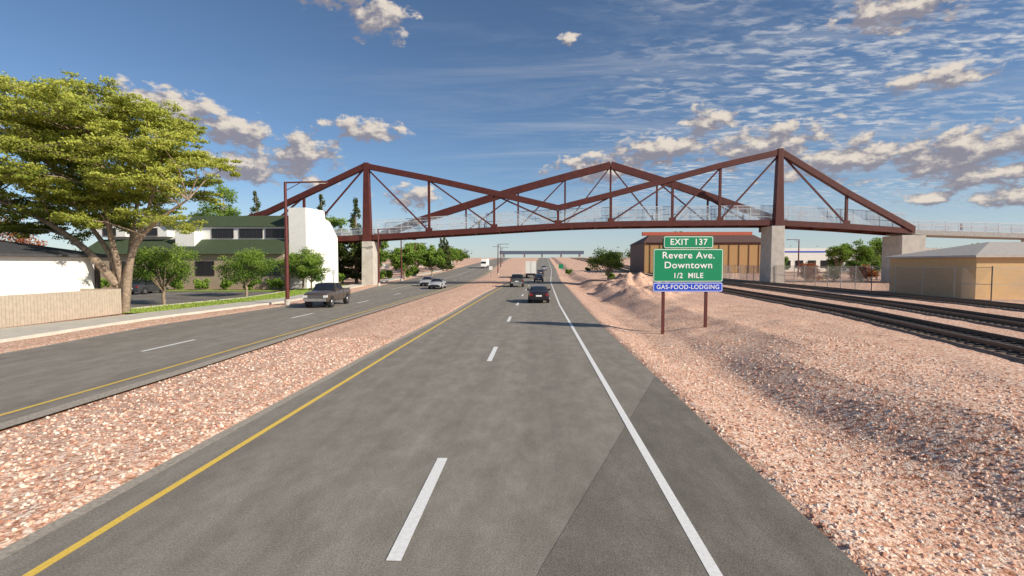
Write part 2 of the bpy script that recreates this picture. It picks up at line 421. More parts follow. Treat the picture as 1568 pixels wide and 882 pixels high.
for a,b in zip(xr2[:-1],xr2[1:]):
    za,zb_=zb(a)+.62,zb(b)+.62
    th_=.12 if b<60 else .7
    mb.hexa([(a,YN+.26,za-th_),(b,YN+.26,zb_-th_),(b,YF-.26,zb_-th_),(a,YF-.26,za-th_)],[(a,YN+.26,za),(b,YN+.26,zb_),(b,YF-.26,zb_),(a,YF-.26,za)],M_deck)
mb.build('deck',br)
def chordz(tab,x): return float(np.interp(x,[a for a,_ in tab],[b for _,b in tab]))
mb=MB()
for x in (-38,-17.3,-6.7,3.6,12,21.7,29.1,48.6):
    mb.beam((x,YN,zb(x)+.8),(x,YN,chordz(near,x)-.4),.36,.36,M_steel)
for (xa,xb) in ((-27.5,-17.3),(-17.3,-6.7),(-6.7,3.6),(-27.9,-38),(38.2,29.1),(29.1,21.7),(21.7,12),(12,3.6),(38.6,48.6),(-38,-47)):
    za=chordz(near,xa)-.3
    mb.beam((xa,YN,za),(xb,YN,zb(xb)+.8),.24,.24,M_steel)
for x in (-12,-3,5,12.7,20.5,29):
    mb.beam((x,YF,zb(x)+.8),(x,YF,chordz(far,x)-.5),.28,.28,M_steel)
for (xa,xb) in ((12.5,5),(5,-3),(-3,-12),(12.9,20.5),(20.5,29),(29,36)):
    mb.beam((xa,YF,chordz(far,xa)-.4),(xb,YF,zb(xb)+.8),.20,.20,M_steel)
for x in (-17.3,-6.7,3.6,12,21.7,29.1,48.6):
    z=zb(x)+.95; mb.box(x-.55,x+.55,YN-.22,YN-.19,z-.3,z+.35,M_steel)
mb.build('truss_web',br)
mb=MB()
for x,zt,z0 in ((-27.5,19.9,7.2),(38.2,21.5,9.5)):
    mb.hexa([(x-.7,YN-.6,z0),(x+.7,YN-.6,z0),(x+.7,YN+.6,z0),(x-.7,YN+.6,z0)],[(x-.38,YN-.48,zt),(x+.38,YN-.48,zt),(x+.38,YN+.48,zt),(x-.38,YN+.48,zt)],M_steel)
    mb.box(x-.5,x+.5,YF-.45,YF+.45,z0-.7,z0+1.6,M_steel)
    mb.box(x-.45,x+.45,YN+.62,YF-.47,z0-.68,z0-.05,M_steel)
mb.build('pylons',br,bevel=.03)
mb=MB()
for x0,x1,z1,y0,y1 in ((-28.2,-26.4,7.15,YN-.8,YN+2.2),(36.9,38.9,9.45,YN-.8,YN+3.0)):
    mb.hexa([(x0-.1,y0-.1,-.5),(x1+.1,y0-.1,-.5),(x1+.1,y1+.1,-.5),(x0-.1,y1+.1,-.5)],[(x0,y0,z1),(x1,y0,z1),(x1,y1,z1),(x0,y1,z1)],M_conc)
mb.box(56.8,60.4,YN-.6,YN+4,0,7.95,M_conc)
for x in (80,100,120): mb.box(x-.7,x+.7,YN+.6,YF-.6,0,zb(x)-.05,M_conc)
mb.box(-52,-50.5,YN,YF,0,6,M_conc)
mb.build('concrete_piers',br,bevel=.05)
mb=MB()
for Y in (YN+.42,YF-.42):
    x=-58.
    i=0
    while x<130:
        z=zb(x)+.62; h=2.5 if -27<x<58 else 1.45
        w=.045 if i%10==0 else .02
        mb.box(x-w,x+w,Y-w,Y+w,z,z+h,M_rail); x+=.2; i+=1
    for a,b in zip(xr2[:-1],xr2[1:]):
        for hh in ((.12,1.2,2.5) if -27<a<56 else (.12,.8,1.45)):
            mb.beam((a,Y,zb(a)+.62+hh),(b,Y,zb(b)+.62+hh),.09,.10,M_rail)
mb.build('railing_mesh',br)

# ------------------------------------------------------------------ trees
def leafmesh(name,parts,mat,parent,size,seed=0):
    r=np.random.default_rng(seed); P=[];T=[]
    for c,rad,n,t in parts:
        d=r.normal(size=(n,3)); d/=np.linalg.norm(d,axis=1)[:,None]
        q=r.random(n)**.45
        q*=1+.28*r.standard_normal(n)*.5
        p=d*q[:,None]*np.array(rad)
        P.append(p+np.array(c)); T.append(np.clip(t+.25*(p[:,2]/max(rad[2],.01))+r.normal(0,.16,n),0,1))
    P=np.concatenate(P);T=np.concatenate(T);n=len(P)
    nrm=r.normal(size=(n,3))*.8+np.array([.45,-.25,.7]); nrm/=np.linalg.norm(nrm,axis=1)[:,None]
    a=np.cross(nrm,r.normal(size=(n,3))); a/=np.linalg.norm(a,axis=1)[:,None]; b=np.cross(nrm,a)
    s=size*(.6+.8*r.random(n))[:,None]
    vs=np.stack([P-a*s,P+b*s*.5,P+a*s,P-b*s*.5],1).reshape(-1,3)
    me=bpy.data.meshes.new(name); me.vertices.add(4*n); me.vertices.foreach_set('co',vs.ravel())
    me.loops.add(4*n); me.loops.foreach_set('vertex_index',np.arange(4*n))
    me.polygons.add(n); me.polygons.foreach_set('loop_start',np.arange(0,4*n,4)); me.polygons.foreach_set('loop_total',np.full(n,4))
    at=me.attributes.new('tint','FLOAT','FACE'); at.data.foreach_set('value',T)
    me.materials.append(mat); me.update(); me.validate()
    o=bpy.data.objects.new(name,me); scn.collection.objects.link(o)
    if parent: o.parent=parent
    return o
def round_tree(loc,H,W,mat,seed,name='deciduous_tree',dens=1.,leaf=.09,low=.28):
    rr=random.Random(seed); e=empty(name,loc); mb=MB(); parts=[]
    zc=H*(low+(1-low)/2); hz=H*(1-low)/2
    tt=H*.045*.55
    mb.tube([(0,0,-.2),(rr.uniform(-.05,.05),0,H*low*.6),(rr.uniform(-.1,.1),rr.uniform(-.1,.1),H*low)],[tt*1.3,tt,tt*.8],8,M_bark)
    n=int(46*dens)
    for i in range(n):
        th=rr.uniform(0,6.283); u=rr.uniform(-.9,1); q=rr.uniform(.35,.95)
        rh=math.sqrt(max(0,1-u*u))
        c=Vector((math.cos(th)*rh*q*W/2,math.sin(th)*rh*q*W/2,zc+u*hz*q))
        rad=W*rr.uniform(.10,.19)
        parts.append((c,(rad,rad,rad*.65),int(180*(rad/(W*.15))**2),.25+.42*rr.random()+.2*u))
        st=Vector((0,0,H*low*rr.uniform(.75,1.0))); md=st.lerp(c,.5)+Vector((rr.uniform(-.1,.1),rr.uniform(-.1,.1),.1))
        if i%2==0: mb.tube([st,md,c],[tt*.45,tt*.28,tt*.08],5,M_bark,False)
    mb.build('trunk_and_limbs',e,60); leafmesh('crown',parts,mat,e,leaf,seed); return e
def conifer(loc,H,W,seed,name='pine_tree',leaf=.16):
    rr=random.Random(seed); e=empty(name,loc); mb=MB(); parts=[]
    mb.tube([(0,0,-.2),(0,0,H*.5),(0,0,H*.97)],[H*.02,H*.013,.02],7,M_bark)
    z=H*.1
    while z<H*.97:
        f=1-(z/H); r=W/2*(f**.8)*rr.uniform(.75,1.1)
        k=max(3,int(6*f+2))
        for i in range(k):
            th=rr.uniform(0,6.28); c=(math.cos(th)*r*.6,math.sin(th)*r*.6,z-r*.12)
            parts.append((c,(r*.5+.1,r*.5+.1,H*.03+.08),int(40+90*f),rr.uniform(.2,.75)))
            mb.tube([(0,0,z+.1),c],[.04,.015],4,M_bark,False)
        z+=H*.055
    mb.build('trunk_and_limbs',e); leafmesh('needles',parts,L_dark,e,leaf,seed); return e

def big_tree():
    e=empty('large_elm_tree',(-29.2,34.9,0)); rr=random.Random(11); mb=MB()
    stems=[[(0,0,-.3),(-.35,.1,1.8),(-1.0,.2,4.2),(-3.2,.3,7.2),(-5.2,.2,10.5)],
           [(.05,0,-.3),(-.1,.1,2.2),(-.5,-.2,5.2),(-.9,-.3,8.5),(-.8,-.2,13.2)],
           [(.1,.05,-.3),(.2,0,2.2),(.75,.3,4.8),(2.0,.2,7.5),(3.0,.3,11)],
           [(.15,-.05,-.3),(.45,-.1,2.4),(1.3,-.2,4.9),(3.2,-.4,6.6),(5.3,-.5,7.9)],
           [(-.1,.2,-.3),(-.2,.8,2.5),(-.6,1.8,5.5),(-1.2,3.2,8.5),(-1.5,4,11)],
           [(-.4,0,2),(-2.2,-.6,4.6),(-5.0,-1.2,6.8),(-8.0,-1.5,8)]]
    for s_ in stems:
        n=len(s_); rs=[.30*(1-.8*i/(n-1)) for i in range(n)]
        P=[];Q=[]
        for i in range(n-1):
            for t in (0,.33,.66):
                a=Vector(s_[max(i-1,0)]);b=Vector(s_[i]);c=Vector(s_[i+1]);d=Vector(s_[min(i+2,n-1)])
                P.append(.5*((2*b)+(-a+c)*t+(2*a-5*b+4*c-d)*t*t+(-a+3*b-3*c+d)*t**3)); Q.append(rs[i]*(1-t)+rs[i+1]*t)
        P.append(Vector(s_[-1]));Q.append(rs[-1])
        mb.tube(P,Q,9,M_bark); s_[:]=P
    allp=[p for s_ in stems for p in s_ if p.z>3.8]
    parts=[]; cnt=0
    while cnt<235:
        u=Vector((rr.uniform(-1,1),rr.uniform(-1,1),rr.uniform(-1,1)))
        if u.length>1 or u.length<.2: continue
        c=Vector((-1.7+u.x*8.9,u.y*6.5,10.6+u.z*6.5))
        top=16.9-abs(c.x+3.6)**1.7*.115
        if c.z>top or c.z<5.3+.25*max(0,3-abs(c.x)) : continue
        if mnoise.noise(Vector((c.x*.3,c.y*.22,c.z*.45+4)))<-.2: continue
        cnt+=1
        st=min(allp,key=lambda p:(p-c).length+(3 if p.z>c.z else 0))
        md=st.lerp(c,.55)+Vector((rr.uniform(-.3,.3),rr.uniform(-.3,.3),.25))
        mb.tube([st,md,c],[.06,.04,.012],5,M_bark,False)
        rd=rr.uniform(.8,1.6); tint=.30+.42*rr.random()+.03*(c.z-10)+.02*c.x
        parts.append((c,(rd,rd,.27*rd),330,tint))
        for k in range(6):
            a=rr.uniform(0,6.28); d=rd*rr.uniform(.7,1.35)
            c2=c+Vector((math.cos(a)*d,math.sin(a)*d,rr.uniform(-.5,.5)))
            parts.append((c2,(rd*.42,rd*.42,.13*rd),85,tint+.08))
            mb.tube([c,c2],[.02,.008],4,M_bark,False)
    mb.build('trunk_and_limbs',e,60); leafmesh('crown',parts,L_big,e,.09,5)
big_tree()
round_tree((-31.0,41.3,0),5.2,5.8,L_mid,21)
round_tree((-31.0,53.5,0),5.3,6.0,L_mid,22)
round_tree((-31.5,68,.0),5.6,6.0,L_mid,23,leaf=.1)
round_tree((-29.0,65,.0),4.6,4.8,L_mid,29,leaf=.1)
round_tree((13.2,94,.2),6.0,7.4,L_mid,24,leaf=.13)
for i,(x,y,h,w) in enumerate([(-36,108,9,8),(-30.5,118,7.5,8),(-40,125,10,9),(-46,98,9,8),(-35,150,9.5,10),(-40,170,9,10),(-37,210,9,10),(-46,190,11,12),(-40,260,9,11),(-50,300,10,14),(-60,130,11,10),(-36.5,92,13,7.5),(-27.5,135,7,7),(-36,180,9,9)]):
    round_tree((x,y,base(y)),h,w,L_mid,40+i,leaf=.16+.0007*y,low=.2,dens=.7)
for i,(x,y,h,w) in enumerate([(-33.5,94.5,16.5,5.5),(-36,94,11,4.5),(-41,97,17.5,6),(-30.5,93,11,4.5),(-33,190,12,6),(-35,196,13,6),(-38,205,13,6),(-60,108,20,7)]):
    conifer((x,y,base(y)),h,w,60+i,leaf=.2)
for i,(x,y,h,w) in enumerate([(-66.5,106,20.5,10),(-73,112,18,10)]):
    round_tree((x,y,0),h,w,L_mid,80+i,leaf=.22,dens=.9)
for i,(x,y,h,w) in enumerate([(92,150,10,9),(100,155,11,10),(86,150,9,8),(74,160,6,6),(110,165,9,10),(48,176,15,6),(125,150,9,9)]):
    round_tree((x,y,base(y)),h,w,L_mid,90+i,leaf=.24,low=.15,dens=.7)
def shrub(x,y,h,w,mat,seed,name='shrub'):
    rr=random.Random(seed); e=empty(name,(x,y,base(y)+.3 if x>0 else base(y))); parts=[]; mb=MB()
    for i in range(14):
        a=rr.uniform(0,6.28); q=rr.uniform(0,.4)*w
        c=(math.cos(a)*q,math.sin(a)*q,h*rr.uniform(.25,.85)); rad=w*rr.uniform(.13,.22)
        parts.append((c,(rad,rad,rad*.8),90,rr.uniform(.2,.9))); mb.tube([(0,0,-.2),c],[.03,.01],4,M_bark,False)
    mb.build('stems',e); leafmesh('leaves',parts,mat,e,.1+.0008*y,seed)
for i in range(15):
    shrub(43+i*2.4+random.uniform(-1,1),92+random.uniform(-6,8),random.uniform(3.0,4.2),random.uniform(3,4.4),L_red if i%3 else L_mid,200+i)
for i in range(7):
    shrub(-23-random.uniform(4,9)-i*.9,82+i*9,2.0,2.8,L_mid,230+i)
for i in range(9): shrub(-34-i*3.4,65.6,1.5,2.6,L_mid,250+i)
for i in range(4): shrub(9+random.uniform(0,10),106+i*22,1.3,2.2,L_mid,290+i)
round_tree((-57,52,0),9.0,8,L_red,270,'red_leaf_tree',leaf=.13)
parts=[]; rr=random.Random(3)
for i in range(420):
    x=rr.uniform(-420,520); y=rr.uniform(330,620)
    if -60<x<60: continue
    w=rr.uniform(4,9); parts.append(((x,y,base(y)+w*.5),(w*.8,w*.8,w*.62),70,rr.uniform(.1,.7)))
leafmesh('distant_trees',parts,L_dark,None,1.0,77)

# ------------------------------------------------------------------ buildings
def window(mb,x0,x1,y,z0,z1,n=1):
    t=.08
    mb.box(x0,x1,y-.02,y+.05,z0,z1,M_glass)
    for a,b,c,d in ((x0-t,x1+t,z0-t,z0),(x0-t,x1+t,z1,z1+t),(x0-t,x0,z0,z1),(x1,x1+t,z0,z1)):
        mb.box(a,b,y-.09,y+.04,c,d,M_frame)
    for i in range(1,n):
        x=x0+(x1-x0)*i/n; mb.box(x-.035,x+.035,y-.06,y+.0,z0+.002,z1-.002,M_frame)
e=empty('white_green_roof_building')
mb=MB()
mb.box(-61,-33.9,70.6,82,0,8.7,M_whitewall)
prof_=[(69.2,0),(80.5,0),(80.5,7.6),(77.5,9.9),(75.8,10.2),(75.5,11.4),(69.2,11.2)]
mb.hexa([(-33.898,a,b) for a,b in prof_],[(-31.5,a,b) for a,b in prof_],M_whitewall)
for gx in (-59.5,-53.5):
    g=[(gx-2.2,7.3),(gx+2.2,7.3),(gx+2.2,8.6),(gx,10.4),(gx-2.2,8.6)]
    mb.hexa([(a,69.3,b) for a,b in g],[(a,72.5,b) for a,b in g],M_whitewall)
mb.box(-49.6,-46.9,68.6,72,4.8,8.0,M_whitewall)
mb.build('walls',e)
mb=MB()
mb.box(-61.5,-33.95,67.6,70.598,0,4.8,M_brick)
mb.build('brick_base',e)
mb=MB()
mb.hexa([(-50,70.2,8.72),(-33.95,70.2,8.72),(-33.95,82.4,8.72),(-50,82.4,8.72)],[(-49.4,72.2,10.4),(-33.95,72.2,10.4),(-33.95,80.4,10.4),(-49.4,80.4,10.4)],M_green_roof)
mb.hexa([(-61.4,70.2,8.72),(-50.02,70.2,8.72),(-50.02,82.4,8.72),(-61.4,82.4,8.72)],[(-61,74,9.8),(-50.02,74,9.8),(-50.02,80.4,9.8),(-61,80.4,9.8)],M_green_roof)
mb.hexa([(-62.2,66.9,4.82),(-33.92,66.9,4.82),(-33.92,70.59,4.82),(-62.2,70.59,4.82)],[(-61.8,70.2,6.95),(-33.92,70.2,6.95),(-33.92,70.59,6.95),(-61.8,70.59,6.95)],M_green_roof)
for gx in (-59.5,-53.5):
    for s_ in (-1,1):
        mb.beam((gx+s_*2.6,70.8,8.45),(gx,70.8,10.6),3.6,.18,M_green_roof)
mb.build('roof',e)
mb=MB()
for a,b in ((-45.6,-42.6),(-41.6,-38.4),(-37.8,-34.6)): window(mb,a,b,70.58,7.2,8.35,4)
for a,b in ((-60.4,-58.7),(-54.4,-52.7)): window(mb,a,b,69.28,7.5,8.4,2)
for a in (-58,-52.5,-46,-40.5,-36.8): window(mb,a,a+2.4,67.58,2.0,3.8,2)
mb.build('windows',e)
e=empty('white_garage')
mb=MB(); mb.box(-46,-31.5,20,35.5,0,3.95,M_whitewall); mb.box(-31.498,-31.3,35.2,35.48,0,3.94,M_frame); mb.build('walls',e)
mb=MB(); mb.hexa([(-46.6,19.4,3.96),(-31.0,19.4,3.96),(-31.0,36.1,3.96),(-46.6,36.1,3.96)],[(-46.6,19.4,4.12),(-31.0,19.4,4.12),(-31.0,36.1,4.12),(-46.6,36.1,4.12)],M_darkroof)
mb.hexa([(-46.6,19.4,4.125),(-31.0,19.4,4.125),(-31.0,36.1,4.125),(-46.6,36.1,4.125)],[(-39.5,24,5.5),(-38,24,5.5),(-38,31.5,5.5),(-39.5,31.5,5.5)],M_darkroof); mb.build('roof',e)
mb=MB(); y=18.
while y<34:
    mb.box(-28.78+random.uniform(-.006,.006),-28.72,y,y+.185,.05,1.78+random.uniform(-.01,.01),M_fence); y+=.2
mb.box(-28.85,-28.785,18,34,.4,.5,M_fence); mb.box(-28.85,-28.785,18,34,1.4,1.5,M_fence)
x=-28.9
while x>-45: mb.box(x-.185,x,34.0,34.05,.05,1.78,M_fence); x-=.2
mb.build('board_fence')
e=empty('tan_brick_building')
mb=MB(); mb.box(38,70,46,56.8,0,4.05,M_brick2); mb.build('walls',e)
mb=MB(); mb.box(37.6,70.4,45.6,57.2,4.06,4.24,M_greyroof)
mb.hexa([(37.6,45.6,4.245),(70.4,45.6,4.245),(70.4,57.2,4.245),(37.6,57.2,4.245)],[(43.5,51.3,5.6),(65,51.3,5.6),(65,51.5,5.6),(43.5,51.5,5.6)],M_greyroof); mb.build('roof',e)
e=empty('brown_warehouse')
mb=MB()
mb.box(31.5,66,150,172,0,9.6,M_brownwall)
mb.box(32,66,149.9,149.998,9.0,9.6,M_brown_trim_shade)
mb.box(31.4,31.498,150,172,0,9.6,M_brown_trim_shade)  # end wall turned from the sun: its shade is put into this dark sheet
for i in range(12): mb.box(33+i*2.8,33.15+i*2.8,149.85,149.99,1,8.99,M_brown_trim_shade)
mb.build('walls',e)
mb=MB(); mb.hexa([(31,149.4,9.61),(66.5,149.4,9.61),(66.5,172.6,9.61),(31,172.6,9.61)],[(35,160,12.3),(66.5,160,12.3),(66.5,162,12.3),(35,162,12.3)],M_brown_trim_shade)
mb.box(33,66.2,160.3,161.7,12.2,13.3,M_red_roof); mb.build('roof',e)
e=empty('white_warehouse')
mb=MB(); mb.box(78,104,170,190,0,8.6,M_whitewall); mb.box(78,104,169.9,169.998,7.2,7.6,M_sblue)
for i in range(6): mb.box(80+i*4,82.5+i*4,169.9,169.98,2.2,4.6,M_glass)
mb.build('shell',e)
e=empty('low_commercial_building'); mb=MB(); mb.box(-62,-42,240,262,0,8.5,M_whitewall)
for i in range(6): mb.box(-61+i*3.2,-59+i*3.2,239.9,239.98,4.2,6.2,M_glass)
mb.box(-62.4,-41.6,239.6,262.4,8.51,9.0,M_darkroof); mb.build('shell',e)
e=empty('grey_warehouse'); mb=MB(); mb.box(118,170,190,230,0,8.2,M_whitewall); mb.box(117.5,170.5,189.6,230.4,8.21,9,M_greyroof)
for i in range(8): mb.box(121+i*6,124+i*6,189.9,189.98,3,5,M_glass)
mb.build('shell',e)
M_far=simple('distant_building_wall',(.5,.47,.44),.9)
for i in range(16):
    rr=random.Random(300+i); x=rr.choice([-1,1])*rr.uniform(45,330); y=rr.uniform(300,560); w=rr.uniform(10,28); h=rr.uniform(4,8); zb0=base(y)
    mb=MB(); mb.box(x,x+w,y,y+15,zb0-1,zb0+h,M_far if i%2 else M_whitewall); mb.box(x-.3,x+w+.3,y-.3,y+15.3,zb0+h+.01,zb0+h+.5,M_darkroof)
    for k in range(int(w/4)): mb.box(x+1+k*4,x+3+k*4,y-.1,y-.02,zb0+h*.4,zb0+h*.7,M_glass)
    mb.build('distant_building')
mb=MB(); M_ov=simple('overpass_blue_grey',(.12,.15,.22),.7)
mb.box(-45,60,640,652,15.6,18.9,M_ov); mb.box(-45,60,639.8,652.2,18.91,19.6,M_ov)
for x in (-40,-14,8,32,55): mb.box(x-.9,x+.9,643,649,9,15.6,M_conc)
mb.build('distant_overpass')
M_hill=simple('distant_hill',(.20,.23,.27),1,var=.15,scale=.01)
mb=MB()
def hz(i): return 60+45*mnoise.noise(Vector((i*.13,2,0)))+18*mnoise.noise(Vector((i*.5,7,0)))
for k in range(90):
    xa=-5500+k*122; xb=xa+122
    mb.poly([(xa,5000,-40),(xb,5000,-40),(xb,5600,hz(k+1)),(xa,5600,hz(k))],M_hill)
mb.build('hills',smooth=80)

# ------------------------------------------------------------------ chain-link fence right
mb=MB(); fl=[(80,40.5),(37.2,43.5),(36.9,58),(38.2,100),(41,140)]
for (xa,ya),(xb,yb) in zip(fl[:-1],fl[1:]):
    L=math.hypot(xb-xa,yb-ya); n=max(1,int(L/3))
    for i in range(n+1):
        x=xa+(xb-xa)*i/n; y=ya+(yb-ya)*i/n; z=base(y)+.4
        mb.tube([(x,y,z-.3),(x,y,z+2.9)],[.05,.05],6,M_chain)
    for h in (2.8,1.4,.1): mb.beam((xa,ya,base(ya)+.4+h),(xb,yb,base(yb)+.4+h),.05,.05,M_chain)
    m_=int(L/.16)
    d=Vector((xb-xa,yb-ya,0)).normalized()
    for i in range(m_-16):
        for sg in (0,1):
            s0=i*.16; s1=s0+2.6
            a=(xa+d.x*(s0 if sg else s1),ya+d.y*(s0 if sg else s1)); b=(xa+d.x*(s1 if sg else s0),ya+d.y*(s1 if sg else s0))
            mb.beam((a[0],a[1],base(a[1])+.5),(b[0],b[1],base(b[1])+3.15),.01,.01,M_chain)
mb.build('chain_link_fence')

# ------------------------------------------------------------------ sign
def text(s,x,y,z,size,mat,parent,name,sx=1,off_=.006):
    c=bpy.data.curves.new(name,'FONT'); c.body=s; c.size=size; c.extrude=.004; c.align_x='CENTER'; c.align_y='CENTER'; c.space_character=1.08; c.offset=off_
    c.materials.append(mat); o=bpy.data.objects.new(name,c); scn.collection.objects.link(o); o.location=(x,y,z); o.rotation_euler=(R(90),0,0); o.scale=(sx,1,1); o.parent=parent; return o
sg=empty('highway_exit_sign',(7.92,27,0),R(4))
def rrect(mb,x0,x1,y,z0,z1,r,mat,th=.02):
    pts=[]
    for cx,cz,a0 in ((x1-r,z1-r,0),(x0+r,z1-r,90),(x0+r,z0+r,180),(x1-r,z0+r,270)):
        for k in range(6):
            a=R(a0+k*18); pts.append((cx+r*math.cos(a),cz+r*math.sin(a)))
    mb.hexa([(a,y,b) for a,b in pts],[(a,y+th,b) for a,b in pts],mat)
def panel(name,x0,x1,z0,z1,mat):
    mb=MB(); rrect(mb,x0,x1,0,z0,z1,.1,mat,.04)
    rrect(mb,x0+.025,x1-.025,-.004,z0+.025,z1-.025,.08,M_swhite,.003)
    rrect(mb,x0+.055,x1-.055,-.009,z0+.055,z1-.055,.06,mat,.004)
    mb.build(name,sg)
panel('main_panel',-1.83,1.83,2.56,4.28,M_sgreen)
panel('exit_plate',-1.3,1.3,4.30,4.94,M_sgreen)
panel('services_plate',-1.83,1.83,2.04,2.54,M_sblue)
text('EXIT  137',0,-.016,4.62,.44,M_swhite,sg,'text_exit')
text('Revere Ave.',0,-.016,3.93,.48,M_swhite,sg,'text_street',1.08)
text('Downtown',0,-.016,3.42,.48,M_swhite,sg,'text_downtown',1.08)
text('1/2  MILE',0,-.016,2.88,.38,M_swhite,sg,'text_distance')
text('GAS-FOOD-LODGING',0,-.016,2.29,.32,M_swhite,sg,'text_services',.98,.003)
mb=MB()
for x in (-1.25,1.0):
    mb.beam((x,.12,-.8),(x,.12,4.8),.12,.14,M_pole)
for z in (2.3,2.9,3.9,4.6): mb.box(-1.3,1.3,.045,.075,z-.03,z+.03,M_chrome)
mb.build('posts',sg)

# ------------------------------------------------------------------ street lamps
def lamp(x,y,h,arm,name='street_lamp'):
    e=empty(name,(x,y,base(y))); mb=MB(); r=.15
    mb.tube([(0,0,0),(0,0,.5)],[.26,.26],8,M_conc)
    mb.tube([(0,0,.5),(0,0,h*.5),(0,0,h)],[r*1.15,r,r*.75],10,M_pole)
    mb.beam((0,0,h-.06),(arm,0,h-.02),.09,.12,M_pole); mb.beam((0,0,h-.75),(arm*.45,0,h-.08),.05,.05,M_pole)
    s=1 if arm>0 else -1
    mb.box(min(arm,arm+s*.7),max(arm,arm+s*.7),-.16,.16,h-.12,h+.03,M_pole)
    mb.box(min(arm+s*.1,arm+s*.6),max(arm+s*.1,arm+s*.6),-.12,.12,h-.14,h-.121,M_lamp)
    mb.build('pole_and_arm',e,50)
lamp(-21.1,42.6,10.4,2.9)
lamp(-24.8,80,9,2.4); lamp(-27.5,104,8.5,2.4); lamp(-33,140,9,2.4); lamp(-11,150,9,2.4); lamp(-14,205,9,-2.4); lamp(-35,200,9,2.4); lamp(-17,260,9,2.4); lamp(60,120,9,-2)
def rsign(x,y,w,h,z,mat,name='road_sign'):
    e=empty(name,(x,y,base(y))); mb=MB(); mb.beam((0,.05,-.1),(0,.05,z+h),.06,.06,M_chrome); mb.build('post',e)
    mb=MB(); rrect(mb,-w/2,w/2,0,z,z+h,.05,mat,.02); mb.build('plate',e)
rsign(-10.5,120,.8,.9,2,M_swhite); rsign(-26.5,66,.5,.6,2.1,M_swhite,'speed_limit_sign'); rsign(6.9,140,1.2,1.2,2,M_sgreen,'guide_sign'); rsign(-34,115,1.6,1.1,2.4,M_swhite)

# ------------------------------------------------------------------ vehicles
ST={'sedan':[(-2.35,.45,.78,.80,.70,.6),(-2.27,.30,.98,1.03,.82,.7),(-1.8,.26,1.03,1.09,.89,.74),(-1.15,.24,1.0,1.38,.91,.62),(-.7,.23,.98,1.45,.92,.61),(0,.23,.96,1.47,.92,.62),(.4,.23,.95,1.42,.92,.61),(1.15,.24,.94,1.0,.91,.74),(1.9,.26,.84,.90,.89,.7),(2.25,.3,.70,.76,.82,.62),(2.35,.38,.58,.62,.70,.55)],
'suv':[(-2.35,.5,1.05,1.08,.80,.68),(-2.28,.36,1.12,1.25,.88,.72),(-2.0,.32,1.14,1.68,.93,.68),(-1.2,.3,1.12,1.76,.95,.69),(0,.3,1.1,1.78,.95,.70),(.5,.3,1.08,1.70,.95,.69),(1.15,.3,1.06,1.14,.94,.78),(1.95,.32,.98,1.05,.92,.75),(2.3,.36,.82,.88,.85,.68),(2.38,.45,.68,.72,.76,.6)],
'pickup':[(-2.9,.62,1.15,1.17,.93,.86),(-2.84,.52,1.30,1.32,.98,.9),(-1.0,.46,1.32,1.34,1.0,.9),(-.93,.46,1.32,1.62,1.0,.78),(-.78,.46,1.32,1.88,1.0,.75),(.0,.46,1.31,1.92,1.0,.76),(.65,.46,1.3,1.88,1.0,.75),(1.35,.46,1.27,1.33,1.0,.86),(2.4,.46,1.22,1.29,.99,.86),(2.78,.5,1.12,1.18,.97,.82),(2.88,.55,.95,1.0,.93,.78)]}
